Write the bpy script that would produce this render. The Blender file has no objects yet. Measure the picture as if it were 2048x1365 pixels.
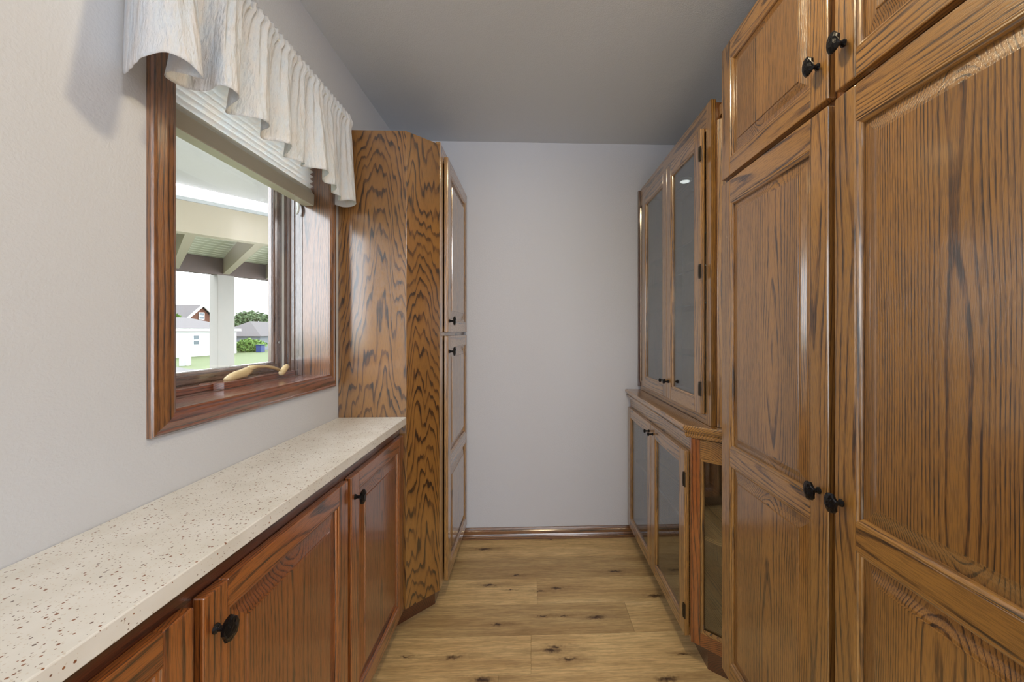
import bpy, bmesh, math, random
from mathutils import Vector, Matrix
random.seed(7)
S = bpy.context.scene
COL = S.collection

# ------------------------------------------------------------------ camera, world, lights
cam = bpy.data.cameras.new('camera'); camo = bpy.data.objects.new('camera', cam); COL.objects.link(camo)
camo.location = (0, 0, 1.28)
camo.rotation_euler = (math.radians(90), 0, -math.atan(28/780))
cam.sensor_width = 36; cam.lens = 780/2048*36
cam.shift_x = -66/2048; cam.shift_y = -20.5/2048
cam.clip_start = 0.02; cam.clip_end = 500
S.camera = camo

w = bpy.data.worlds.new('sky'); S.world = w; w.use_nodes = True
bg = w.node_tree.nodes['Background']; bg.inputs[0].default_value = (0.86, 0.93, 1.0, 1); bg.inputs[1].default_value = 7.5

def area(name, loc, rot, sx, sy, power, col, shape='RECTANGLE'):
    l = bpy.data.lights.new(name, 'AREA'); l.shape = shape; l.size = sx; l.size_y = sy; l.energy = power; l.color = col
    o = bpy.data.objects.new(name, l); COL.objects.link(o); o.location = loc; o.rotation_euler = rot
    return o
R90 = math.pi/2
area('ceiling_downlight', (0.16, 0.88, 2.425), (0, 0, 0), 0.14, 0.14, 9.5, (1.0, 0.82, 0.52), 'DISK')
area('kitchen_downlight', (1.32, -0.21, 2.425), (0, 0, 0), 0.14, 0.14, 8.5, (1.0, 0.99, 1.0), 'DISK')
area('rear_fill', (0.9, -3.45, 1.25), (R90, 0, 0), 2.6, 2.0, 72, (0.84, 0.92, 1.0))  # added soft fill behind the camera; the rear wall has no opening
pl = bpy.data.lights.new('ceiling_fill', 'POINT'); pl.energy = 46; pl.shadow_soft_size = 0.18; pl.color = (1.0, 0.99, 0.98)  # added point fill to brighten the ceiling, no fixture modelled
plo = bpy.data.objects.new('ceiling_fill', pl); COL.objects.link(plo); plo.location = (0.85, -0.72, 2.19)
# sampling portal at the pantry window (the sky itself is the light)
po = area('window_portal', (-1.06, 1.24, 1.45), (0, -R90, 0), 0.72, 0.68, 1, (1, 1, 1)); po.data.cycles.is_portal = True

S.view_settings.view_transform = 'Standard'; S.view_settings.look = 'None'
S.view_settings.exposure = -0.12; S.view_settings.gamma = 1.0
S.view_settings.use_curve_mapping = False

# ------------------------------------------------------------------ node helpers
def srgb(r, g, b):
    f = lambda c: (c/255/12.92) if c/255 <= .04045 else ((c/255+.055)/1.055)**2.4
    return (f(r), f(g), f(b), 1)

class NT:
    def __init__(s, name):
        s.m = bpy.data.materials.new(name); s.m.use_nodes = True
        s.t = s.m.node_tree; s.t.nodes.clear()
    def n(s, typ, **kw):
        nd = s.t.nodes.new(typ)
        for k, v in kw.items(): setattr(nd, k, v)
        return nd
    def put(s, sock, v):
        if hasattr(v, 'is_output') or isinstance(v, bpy.types.NodeSocket): s.t.links.new(v, sock)
        else: sock.default_value = v
    def math(s, op, a, b=None, c=None, clamp=False):
        nd = s.n('ShaderNodeMath', operation=op, use_clamp=clamp)
        s.put(nd.inputs[0], a)
        if b is not None: s.put(nd.inputs[1], b)
        if c is not None: s.put(nd.inputs[2], c)
        return nd.outputs[0]
    def vmath(s, op, a, b=None):
        nd = s.n('ShaderNodeVectorMath', operation=op)
        s.put(nd.inputs[0], a)
        if b is not None: s.put(nd.inputs[1], b)
        return nd.outputs['Value'] if op in ('LENGTH', 'DOT_PRODUCT', 'DISTANCE') else nd.outputs[0]
    def noise(s, vec, scale=1.0, detail=2.0, rough=.5):
        nd = s.n('ShaderNodeTexNoise'); s.put(nd.inputs['Vector'], vec)
        nd.inputs['Scale'].default_value = scale; nd.inputs['Detail'].default_value = detail; nd.inputs['Roughness'].default_value = rough
        return nd.outputs['Fac']
    def ramp(s, fac, stops, interp='LINEAR'):
        nd = s.n('ShaderNodeValToRGB'); cr = nd.color_ramp; cr.interpolation = interp
        while len(cr.elements) < len(stops): cr.elements.new(0.5)
        for e, (p, c) in zip(cr.elements, stops):
            e.position = p; e.color = c if not isinstance(c, (int, float)) else (c, c, c, 1)
        s.put(nd.inputs[0], fac); return nd.outputs[0]
    def mix(s, f, a, b, typ='MIX'):
        nd = s.n('ShaderNodeMix', data_type='RGBA', blend_type=typ)
        s.put(nd.inputs[0], f); s.put(nd.inputs[6], a); s.put(nd.inputs[7], b)
        return nd.outputs[2]
    def bump(s, h, strength=.3, dist=.001):
        nd = s.n('ShaderNodeBump'); nd.inputs['Strength'].default_value = strength; nd.inputs['Distance'].default_value = dist
        s.put(nd.inputs['Height'], h); return nd.outputs[0]
    def bsdf(s, color, rough=.5, metal=0, spec=.5, normal=None, coat=0, coat_rough=.1, emis=None):
        p = s.n('ShaderNodeBsdfPrincipled')
        s.put(p.inputs['Base Color'], color); s.put(p.inputs['Roughness'], rough); p.inputs['Metallic'].default_value = metal
        p.inputs['Specular IOR Level'].default_value = spec
        p.inputs['Coat Weight'].default_value = coat; p.inputs['Coat IOR'].default_value = 1.75; p.inputs['Coat Roughness'].default_value = coat_rough
        if normal is not None: s.t.links.new(normal, p.inputs['Normal'])
        if emis: p.inputs['Emission Color'].default_value = emis[0]; p.inputs['Emission Strength'].default_value = emis[1]
        return p.outputs[0]
    def out(s, sh):
        o = s.n('ShaderNodeOutputMaterial'); s.t.links.new(sh, o.inputs[0]); return s.m

def flat(name, col, rough=.5, metal=0, spec=.5, noise=0.0):
    t = NT(name)
    c = srgb(*col)
    if noise:
        tc = t.n('ShaderNodeTexCoord').outputs['Object']
        f = t.noise(tc, 6, 4)
        c = t.mix(t.math('MULTIPLY', f, noise), c, (c[0]*.4, c[1]*.4, c[2]*.4, 1))
    return t.out(t.bsdf(c, rough, metal, spec))

def oak(name, light, mid, dark, F=150.0, A1=.055, A2=.006, rough=.30, poreamt=.85, wide=1.0, dashmin=.45, jx=24, jz=3.0, slope=0.0):
    t = NT(name)
    at = t.n('ShaderNodeAttribute', attribute_name='gc').outputs['Vector']
    v1 = t.vmath('MULTIPLY', at, (4.5*wide, 4.5*wide, .95)); n1 = t.math('SUBTRACT', t.noise(v1, 1, 1.5), .5)
    v2 = t.vmath('MULTIPLY', at, (jx, jx, jz)); n2 = t.math('SUBTRACT', t.noise(v2, 1, 2), .5)
    R = t.vmath('LENGTH', t.vmath('MULTIPLY', at, (1, 1, 0)))
    r = t.math('ADD', R, t.math('MULTIPLY', n1, A1)); r = t.math('ADD', r, t.math('MULTIPLY', n2, A2))
    if slope: r = t.math('ADD', r, t.vmath('DOT_PRODUCT', at, (0, 0, slope)))
    f = t.math('FRACT', t.math('MULTIPLY', r, F))
    L, M, D = srgb(*light), srgb(*mid), srgb(*dark)
    band = t.ramp(f, [(0, .12), (.08, 0), (.48, .04), (.70, .30), (.78, 1), (.94, 1), (1, .15)])
    # irregular weight of each growth ring
    v5 = t.vmath('MULTIPLY', at, (45, 45, 9)); wgt = t.ramp(t.noise(v5, 1, 2), [(.35, .35), (.6, 1)])
    band = t.math('MULTIPLY', band, wgt)
    v3 = t.vmath('MULTIPLY', at, (750, 750, 34)); pn = t.noise(v3, 1, 1)
    pores = t.ramp(pn, [(.47, 0), (.60, 1)])
    v6 = t.vmath('MULTIPLY', at, (420, 420, 22)); dash = t.ramp(t.noise(v6, 1, 2), [(.36, dashmin), (.52, 1)])
    band = t.math('MULTIPLY', band, dash)
    base = t.ramp(band, [(0, L), (.45, M), (1, D)])
    pw = t.math('MULTIPLY', pores, t.math('MULTIPLY_ADD', band, .62, .38))
    pw = t.math('MULTIPLY', pw, poreamt)
    col = t.mix(pw, base, (D[0]*.75, D[1]*.72, D[2]*.7, 1))
    v4 = t.vmath('MULTIPLY', at, (9, 9, 1.3)); tone = t.ramp(t.noise(v4, 1, 3), [(.3, .80), (.7, 1.12)])
    col = t.mix(1.0, col, tone, 'MULTIPLY')
    h = t.math('MULTIPLY_ADD', band, -.4, t.math('MULTIPLY', pores, -.6))
    rg = t.math('MULTIPLY_ADD', pw, .18, rough)
    return t.out(t.bsdf(col, rg, spec=.8, normal=t.bump(h, .35, .0007), coat=1.0, coat_rough=.15))

OAK = oak('oak_golden', (172, 125, 62), (128, 87, 41), (50, 33, 20))
OAKP = oak('oak_golden_panel', (163, 117, 58), (119, 80, 39), (48, 32, 20), F=215, A1=.06, A2=.005)
PLY = oak('oak_plywood_cathedral', (144, 99, 44), (102, 64, 27), (36, 21, 13), F=44, A1=.30, A2=.085, wide=1.4, poreamt=.5, dashmin=.8, jx=24, jz=3.2, slope=.26)
RED = oak('oak_warm_lit', (158, 90, 36), (118, 60, 22), (48, 23, 10), poreamt=.9)  # same oak, redder: warm light on low woodwork put into the colour
REDP = oak('oak_warm_lit_panel', (146, 83, 33), (108, 56, 21), (46, 23, 10), F=200, A1=.06, A2=.005)  # panel grain with the same warm light in its colour
TRIM = oak('oak_trim', (136, 88, 46), (102, 60, 31), (42, 25, 16))
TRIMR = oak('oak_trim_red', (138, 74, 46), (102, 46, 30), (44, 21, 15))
DARKW = oak('oak_dark_frame', (92, 44, 22), (72, 30, 14), (38, 14, 8))
CLAD = oak('window_frame_brown', (112, 90, 80), (94, 74, 66), (60, 46, 44), rough=.2)

def paint(name, col, scale=170, strength=.35, dist=.0012, rough=.6):
    t = NT(name); p = t.n('ShaderNodeNewGeometry').outputs['Position']
    a = t.noise(p, scale, 3, .55); b = t.noise(p, scale*.35, 2)
    h = t.math('ADD', t.ramp(a, [(.38, 0), (.62, 1)]), t.math('MULTIPLY', b, .7))
    return t.out(t.bsdf(srgb(*col), rough, normal=t.bump(h, strength, dist), spec=.35))
WALL = paint('wall_paint', (206, 207, 211), 190, .22)
BACKWALL = paint('end_wall_paint', (208, 209, 216), 170, .22)
CEIL = paint('ceiling_texture', (216, 222, 230), 200, .35, .0012, .8)

KNOTS = [(-0.273, 2.296, 1.5), (0.123, 2.397, 1.2), (-0.074, 2.046, 0.7), (0.448, 2.061, 1.2), (-0.213, 1.97, 1.2), (-0.101, 1.932, 0.5), (0.047, 1.916, 0.7), (0.126, 1.933, 1), (0.598, 1.863, 1.3), (0.054, 1.748, 0.8), (-0.144, 1.704, 0.8), (0.137, 1.745, 0.7), (0.29, 1.733, 1.4), (-0.31, 1.541, 1), (0.095, 1.575, 0.8), (0.084, 1.558, 1.3), (0.146, 1.515, 1), (-0.177, 1.436, 1.3), (0.499, 1.415, 1.4), (0.607, 1.522, 0.8), (-0.494, 1.548, 0.6)]
def floor_mat(name, under=False):
    t = NT(name); pos = t.n('ShaderNodeNewGeometry').outputs['Position']
    rnd = t.n('ShaderNodeObjectInfo').outputs['Random']
    cx = t.n('ShaderNodeCombineXYZ'); t.put(cx.inputs[2], t.math('MULTIPLY', rnd, 37.0)); t.put(cx.inputs[0], t.math('MULTIPLY', rnd, 11.0))
    p = t.vmath('ADD', pos, cx.outputs[0])
    g1 = t.noise(t.vmath('MULTIPLY', p, (1.6, 13, 13)), 1, 4, .6)
    g2 = t.noise(t.vmath('MULTIPLY', p, (9, 150, 150)), 1, 2)
    g3 = t.noise(t.vmath('MULTIPLY', p, (30, 500, 500)), 1, 1)
    col = t.ramp(g1, [(.28, srgb(196, 160, 108)), (.45, srgb(224, 190, 134)), (.6, srgb(238, 206, 148)), (.75, srgb(244, 216, 162))])
    col = t.mix(t.math('MULTIPLY', t.ramp(g2, [(.42, 1), (.56, 0)]), .28), col, srgb(138, 104, 64))
    col = t.mix(t.math('MULTIPLY', t.ramp(g3, [(.42, 1), (.5, 0)]), .22), col, srgb(120, 90, 58))
    tone = t.n('ShaderNodeAttribute', attribute_name='tone').outputs['Fac']
    col = t.mix(1.0, col, t.ramp(tone, [(0, srgb(202, 196, 190)), (1, (1, 1, 1, 1))]), 'MULTIPLY')
    acc = None; halo = None
    jit = t.vmath('MULTIPLY', t.vmath('SUBTRACT', t.n('ShaderNodeTexNoise').outputs['Color'], (.5, .5, .5)), (1, 1, 0))
    nz = t.t.nodes[-1]
    nn = [x for x in t.t.nodes if x.type == 'TEX_NOISE'][-1]
    t.put(nn.inputs['Vector'], pos); nn.inputs['Scale'].default_value = 60; nn.inputs['Detail'].default_value = 3
    pj = t.vmath('ADD', pos, t.vmath('MULTIPLY', jit, (.06, .028, 0)))
    for (kx, ky, k) in KNOTS:
        d = t.vmath('LENGTH', t.vmath('MULTIPLY', t.vmath('SUBTRACT', pj, (kx, ky, 0)), (1/(.036*k), 1/(.011*k), 0)))
        d2 = t.math('SUBTRACT', 1.0, d, clamp=True)
        acc = d2 if acc is None else t.math('MAXIMUM', acc, d2)
        e = t.vmath('LENGTH', t.vmath('MULTIPLY', t.vmath('SUBTRACT', pj, (kx+.02, ky, 0)), (1/(.16*k), 1/(.022*k), 0)))
        e2 = t.math('SUBTRACT', 1.0, e, clamp=True)
        halo = e2 if halo is None else t.math('MAXIMUM', halo, e2)
    col = t.mix(t.math('MULTIPLY', halo, .6), col, srgb(132, 98, 58))
    col = t.mix(t.math('MULTIPLY', acc, 1.25, clamp=True), col, srgb(70, 46, 30))
    return t.out(t.bsdf(col, .42, spec=.4, normal=t.bump(g2, .12, .0006)))
FLOOR = floor_mat('floor_vinyl_oak')

def stone():
    t = NT('countertop_speckled'); p = t.n('ShaderNodeNewGeometry').outputs['Position']
    def layer(scale, size, keep, off):
        v = t.n('ShaderNodeTexVoronoi'); v.feature = 'F1'
        t.put(v.inputs['Vector'], t.vmath('ADD', p, (off, off*.7, off*1.3))); v.inputs['Scale'].default_value = scale
        sp = t.n('ShaderNodeSeparateColor'); t.t.links.new(v.outputs['Color'], sp.inputs[0])
        thr = t.math('MULTIPLY', sp.outputs[1], size)
        a = t.math('LESS_THAN', v.outputs['Distance'], thr); b = t.math('LESS_THAN', sp.outputs[0], keep)
        return t.math('MULTIPLY', a, b), sp.outputs[2]
    base = t.ramp(t.noise(p, 14, 3), [(.3, srgb(218, 214, 205)), (.7, srgb(229, 226, 220))])
    f0, _ = layer(330, .50, .30, .3); base = t.mix(t.math('MULTIPLY', f0, .45), base, srgb(196, 178, 156))
    f2, _ = layer(245, .39, .28, 1.7); base = t.mix(t.math('MULTIPLY', f2, .85), base, srgb(132, 112, 98))
    f1, c1 = layer(180, .41, .30, 3.1)
    base = t.mix(f1, base, t.ramp(c1, [(0, srgb(120, 74, 48)), (.5, srgb(150, 98, 62)), (1, srgb(92, 74, 66))]))
    return t.out(t.bsdf(base, .32, spec=.5))
STONE = stone()

def glass(name, tint=(1, 1, 1, 1), f0=.05, boost=1.0, rough=.02):
    t = NT(name); g = t.n('ShaderNodeNewGeometry')
    d = t.math('ABSOLUTE', t.vmath('DOT_PRODUCT', g.outputs['Normal'], g.outputs['Incoming']))
    fr = t.math('MULTIPLY_ADD', t.math('POWER', t.math('SUBTRACT', 1.0, d, clamp=True), 4.0), boost*(1-f0), f0, clamp=True)
    tr = t.n('ShaderNodeBsdfTransparent'); tr.inputs[0].default_value = tint
    gl = t.n('ShaderNodeBsdfGlossy'); gl.inputs['Roughness'].default_value = rough
    mx = t.n('ShaderNodeMixShader'); t.put(mx.inputs[0], fr); t.t.links.new(tr.outputs[0], mx.inputs[1]); t.t.links.new(gl.outputs[0], mx.inputs[2])
    return t.out(mx.outputs[0])
WGLASS = glass('window_glass', (.985, .98, .97, 1), .03, .7, .0)
CGLASS = glass('cabinet_glass', (.90, .95, .97, 1), .12, 1.0, .03)
SHGLASS = glass('shelf_glass', (.80, .90, .88, 1), .10, 1.0, .05)

def cloth(name, col, transl=.45, crinkle=True, sc=1.0):
    t = NT(name); uv = t.n('ShaderNodeUVMap').outputs[0]
    a = t.noise(t.vmath('MULTIPLY', uv, (150*sc, 45*sc, 1)), 1, 3, .6)
    b = t.noise(t.vmath('MULTIPLY', uv, (38*sc, 12*sc, 1)), 1, 2, .6)
    h = t.math('ADD', t.math('MULTIPLY', a, .5), b)
    nrm = t.bump(h, 1.0 if crinkle else .1, .009 if crinkle else .001)
    c = t.mix(t.ramp(b, [(.35, 0), (.65, 1)]), srgb(*col), srgb(min(255, col[0]+6), col[1]-1, col[2]-7))
    df = t.n('ShaderNodeBsdfDiffuse'); t.put(df.inputs[0], c); t.t.links.new(nrm, df.inputs['Normal'])
    tl = t.n('ShaderNodeBsdfTranslucent'); t.put(tl.inputs[0], c); t.t.links.new(nrm, tl.inputs['Normal'])
    mx = t.n('ShaderNodeMixShader'); mx.inputs[0].default_value = transl
    t.t.links.new(df.outputs[0], mx.inputs[1]); t.t.links.new(tl.outputs[0], mx.inputs[2])
    return t.out(mx.outputs[0])
LINEN = cloth('crinkled_cotton', (236, 241, 248), .42)
SHADE = cloth('cellular_shade', (246, 248, 250), .66, False)

IRON = NT('hammered_iron'); _p = IRON.n('ShaderNodeTexCoord').outputs['Object']
IRON = IRON.out(IRON.bsdf(srgb(26, 25, 27), .30, .6, .5, normal=IRON.bump(IRON.noise(_p, 160, 2), .6, .002)))
HINGE = flat('antique_brass', (70, 62, 52), .4, .8)
RAILM = flat('shade_rail_taupe', (200, 195, 180), .45)
WHITE = flat('white_vinyl', (232, 234, 232), .4)
TAN = flat('crank_tan_enamel', (206, 184, 142), .3)
SCREW = flat('steel_screw', (190, 190, 190), .3, .8)
PUCK = NT('puck_lens'); PUCK = PUCK.out(PUCK.bsdf((.8, .8, .78, 1), .3, emis=((1, .97, .9, 1), 1.5)))
BEAM = flat('porch_beam_paint', (146, 136, 116), .7, noise=.15)
BEAMD = flat('porch_board_brown', (88, 76, 72), .8, noise=.3)
SOFF = flat('porch_soffit_cream', (176, 176, 160), .7)
PROOF = flat('porch_roof_grey', (150, 146, 142), .7)
TRIMW = flat('exterior_white', (245, 245, 245), .6)
POSTM = flat('post_grey_paint', (140, 136, 130), .7, noise=.08)
SIDING = flat('white_siding', (176, 176, 176), .7)
SHING = flat('grey_shingles', (84, 80, 80), .9, noise=.2)
SHAKE = flat('brown_shakes', (92, 56, 38), .9, noise=.4)
GREYS = flat('grey_siding', (110, 114, 120), .8)
DARKG = flat('dark_pane', (70, 82, 88), .2)
BLUE = flat('blue_plastic', (30, 48, 100), .5)
BUSHM = flat('bush_leaves', (104, 136, 58), .8, noise=.9)
TREEM = flat('tree_leaves', (84, 104, 66), .8, noise=.9)
BARK = flat('bark', (96, 80, 66), .9)
GRASS = flat('grass_lawn', (76, 88, 46), .9, noise=.25)
CONC = flat('concrete', (84, 82, 80), .9, noise=.1)
METAL = flat('utility_metal', (150, 152, 150), .6)

# ------------------------------------------------------------------ mesh helpers
class M:
    """collects polygons; each polygon carries the axis its grain runs along"""
    def __init__(s): s.v = []; s.f = []; s.g = []; s.uv = None
    def add(s, vs, fs, grain='Z'):
        b = len(s.v); s.v += [tuple(x) for x in vs]
        for f in fs: s.f.append(tuple(b+i for i in f)); s.g.append(grain)
        return s
    def box(s, x0, x1, y0, y1, z0, z1, grain='Z'):
        vs = [(x, y, z) for x in (x0, x1) for y in (y0, y1) for z in (z0, z1)]
        return s.add(vs, [(0, 1, 3, 2), (4, 6, 7, 5), (0, 4, 5, 1), (2, 3, 7, 6), (0, 2, 6, 4), (1, 5, 7, 3)], grain)
    def prism(s, pts, z0, z1, grain='Z'):
        n = len(pts)
        vs = [(p[0], p[1], z0) for p in pts]+[(p[0], p[1], z1) for p in pts]
        return s.add(vs, [tuple(range(n))[::-1], tuple(range(n, 2*n))]+[(i, (i+1) % n, n+(i+1) % n, n+i) for i in range(n)], grain)
    def ngon_extrude(s, pts3, d, grain='Z'):
        n = len(pts3); d = Vector(d)
        vs = [Vector(p) for p in pts3]+[Vector(p)+d for p in pts3]
        return s.add(vs, [tuple(range(n))[::-1], tuple(range(n, 2*n))]+[(i, (i+1) % n, n+(i+1) % n, n+i) for i in range(n)], grain)
    def tube(s, pts, r, k=10):
        pts = [Vector(p) for p in pts]; rr = r if isinstance(r, (list, tuple)) else [r]*len(pts)
        vs = []; fs = []
        for i, p in enumerate(pts):
            a = pts[max(0, i-1)]; b = pts[min(len(pts)-1, i+1)]; d = (b-a).normalized()
            u = d.cross(Vector((.13, .31, .94))).normalized(); w_ = d.cross(u)
            for j in range(k):
                an = 2*math.pi*j/k; vs.append(p+(u*math.cos(an)+w_*math.sin(an))*rr[i])
        for i in range(len(pts)-1):
            for j in range(k): fs.append((i*k+j, i*k+(j+1) % k, (i+1)*k+(j+1) % k, (i+1)*k+j))
        fs.append(tuple(range(k))[::-1]); fs.append(tuple(range((len(pts)-1)*k, len(pts)*k)))
        return s.add(vs, fs)

ORG = {}
def obj(name, m, mat, parent=None, bevel=0.0, smooth=False, recalc=True, board=None):
    me = bpy.data.meshes.new(name); me.from_pydata(m.v, [], m.f); me.update()
    if recalc:
        b = bmesh.new(); b.from_mesh(me); bmesh.ops.recalc_face_normals(b, faces=b.faces); b.to_mesh(me); b.free()
    # grain coordinates: x, y across the grain, z along it
    xs = [v[0] for v in m.v]; ys = [v[1] for v in m.v]; zs = [v[2] for v in m.v]
    mid = ((min(xs)+max(xs))/2, (min(ys)+max(ys))/2, (min(zs)+max(zs))/2)
    ext = (max(xs)-min(xs), max(ys)-min(ys), max(zs)-min(zs))
    at = me.attributes.new('gc', 'FLOAT_VECTOR', 'CORNER'); data = []
    ra, rb, rc = random.uniform(-.05, .05), random.uniform(.05, .11), random.uniform(0, 40)
    idx = {'X': 0, 'Y': 1, 'Z': 2}
    for pi, poly in enumerate(me.polygons):
        g = idx[m.g[pi]]; o = [i for i in (0, 1, 2) if i != g]
        if ext[o[0]] < ext[o[1]]: o = o[::-1]            # o[0]: the wide face direction
        for vi in poly.vertices:
            c = me.vertices[vi].co
            data += [c[o[0]]-mid[o[0]]+ra, c[o[1]]-mid[o[1]]+rb, c[g]+rc]
    at.data.foreach_set('vector', data)
    if m.uv:
        uvl = me.uv_layers.new(name='UVMap')
        for l in me.loops: uvl.data[l.index].uv = m.uv[l.vertex_index]
    o = bpy.data.objects.new(name, me); COL.objects.link(o)
    if mat: me.materials.append(mat)
    if smooth:
        for p in me.polygons: p.use_smooth = True
    if bevel:
        bv = o.modifiers.new('bevel', 'BEVEL'); bv.width = bevel; bv.segments = 2; bv.limit_method = 'ANGLE'; bv.angle_limit = math.radians(40)
    if parent is not None:
        org = ORG[parent]; me.transform(Matrix.Translation(-org)); o.parent = parent; ORG[o] = org
    else: ORG[o] = Vector((0, 0, 0))
    return o
def recenter(o, base):
    """move a lone mesh's origin to its base point"""
    base = Vector(base); o.data.transform(Matrix.Translation(-base)); o.location = base; ORG[o] = base; return o
def thing(name, label, cat, loc, group=None, kind=None):
    o = bpy.data.objects.new(name, None); COL.objects.link(o); o.location = loc; ORG[o] = Vector(loc)
    o.empty_display_size = .05
    if label: o['label'] = label
    if cat: o['category'] = cat
    if group: o['group'] = group
    if kind: o['kind'] = kind
    return o
def sub(name, parent, label=None):
    o = bpy.data.objects.new(name, None); COL.objects.link(o); o.parent = parent; ORG[o] = ORG[parent]; o.empty_display_size = .02
    if label: o['label'] = label
    return o
def tag(o, label=None, cat=None, group=None, kind=None):
    for k, v in (('label', label), ('category', cat), ('group', group), ('kind', kind)):
        if v: o[k] = v
    return o
def struct(name, m, mat, **kw):
    o = obj(name, m, mat, **kw); o['kind'] = 'structure'; return o

class Fr:
    """local frame of a door: u along its width, n out of its face, w up"""
    def __init__(s, O, U, N): s.O = Vector(O); s.U = Vector(U).normalized(); s.N = Vector(N).normalized(); s.axis = 'Y' if abs(s.U.y) > abs(s.U.x) else 'X'
    def P(s, u, n, w_): return s.O+s.U*u+s.N*n+Vector((0, 0, w_))
    def box(s, u0, u1, n0, n1, w0, w1, grain='Z', m=None):
        m = m or M(); vs = [s.P(u, n, w_) for u in (u0, u1) for n in (n0, n1) for w_ in (w0, w1)]
        return m.add(vs, [(0, 1, 3, 2), (4, 6, 7, 5), (0, 4, 5, 1), (2, 3, 7, 6), (0, 2, 6, 4), (1, 5, 7, 3)], grain)
    def rings(s, u0, u1, w0, w1, prof, caps=(True, True), loop=False, m=None, sides=(0, 1, 2, 3), grain=None):
        """rectangular rings; prof = [(inset, n)]; side 0 bottom, 1 far stile, 2 top, 3 near stile"""
        m = m or M(); R = []
        for i, n in prof:
            R.append([s.P(u0+i, n, w0+i), s.P(u1-i, n, w0+i), s.P(u1-i, n, w1-i), s.P(u0+i, n, w1-i)])
        k = len(R); last = k if loop else k-1
        for sd in sides:
            vs = []; fs = []
            for r in R: vs += [r[sd], r[(sd+1) % 4]]
            for a in range(last):
                b = (a+1) % k; fs.append((2*a, 2*a+1, 2*b+1, 2*b))
            g = grain or (s.axis if sd in (0, 2) else 'Z')
            if len(sides) < 4:      # a lone mitred length gets its own ends
                fs.append(tuple(2*a for a in range(k))); fs.append(tuple(2*a+1 for a in range(k))[::-1])
            m.add(vs, fs, g)
        if not loop and len(sides) == 4:
            if caps[0]: m.add(R[0], [(0, 1, 2, 3)], grain or 'Z')
            if caps[1]: m.add(R[-1], [(0, 1, 2, 3)], grain or 'Z')
        return m
def weld(m):
    key = {}; remap = []; nv = []
    for v in m.v:
        k = (round(v[0], 6), round(v[1], 6), round(v[2], 6))
        if k not in key: key[k] = len(nv); nv.append(v)
        remap.append(key[k])
    m.v = nv; m.f = [tuple(remap[i] for i in f) for f in m.f]; return m

# hammered leaf-shaped knob, built once and shared
def knob_mesh(sc=1.0, seed=1):
    rnd = random.Random(seed); m = M(); k = 14; rings = []
    # axis +X out of the door; disc in YZ
    for (x, r, jit) in ((.018, .35, 0), (.0195, .85, .03), (.0215, 1.0, .07), (.0265, 1.0, .07), (.0285, .86, .05), (.0300, .45, .03)):
        ring = []
        for j in range(k):
            a = 2*math.pi*j/k; e = 1+rnd.uniform(-jit, jit)*1.6
            ring.append((x+rnd.uniform(-.001, .001)*(jit > 0), .0165*r*e*math.cos(a), .0215*r*e*math.sin(a)))
        rings.append(ring)
    vs = [p for r in rings for p in r]; fs = []
    for i in range(len(rings)-1):
        for j in range(k): fs.append((i*k+j, i*k+(j+1) % k, (i+1)*k+(j+1) % k, (i+1)*k+j))
    fs.append(tuple(range(k))); fs.append(tuple(range((len(rings)-1)*k, len(rings)*k)))
    m.add([(a*sc, b*sc, c*sc) for a, b, c in vs], fs)
    m.tube([(0, 0, 0), (.003*sc, 0, 0), (.006*sc, 0, 0), (.02*sc, 0, 0)], [.0085*sc, .008*sc, .0048*sc, .0052*sc], 10)
    return m
_kn = {}
def knob(parent, pos, N, sc=1.0, kind='leaf'):
    key = (sc, kind)
    if key not in _kn:
        if kind == 'leaf': o = obj('knob', knob_mesh(sc), IRON)
        else:
            m = M(); m.tube([(0, 0, 0), (.003, 0, 0), (.006, 0, 0), (.018, 0, 0), (.020, 0, 0), (.026, 0, 0), (.029, 0, 0)], [.007, .007, .004, .004, .009, .0095, .005], 14)
            o = obj('knob', m, IRON)
        _kn[key] = o.data; bpy.data.objects.remove(o)
    o = bpy.data.objects.new('knob', _kn[key]); COL.objects.link(o); o.parent = parent; ORG[o] = ORG[parent]
    o.location = Vector(pos)-ORG[parent]
    o.rotation_euler = (random.uniform(-.25, .25) if kind == 'leaf' else 0, 0, 0)
    o.rotation_mode = 'QUATERNION'
    q = Vector((1, 0, 0)).rotation_difference(Vector(N)) if Vector(N).x > -.99 else Matrix.Rotation(math.pi, 3, 'Z').to_quaternion()
    o.rotation_quaternion = q @ Matrix.Rotation(random.uniform(-.2, .2) if kind == 'leaf' else 0, 3, 'X').to_quaternion()
    return o
def hinge(parent, fr, u, w_, h=.055):
    m = fr.box(u-.007, u+.007, 0, .004, w_-h/2, w_+h/2)
    a = [fr.P(u+.006, .003, w_-h/2+t*h/5) for t in range(6)]
    m.tube(a, [.0035, .0045, .0045, .0045, .0045, .0035], 8)
    return obj('hinge', m, HINGE, parent)

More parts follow.
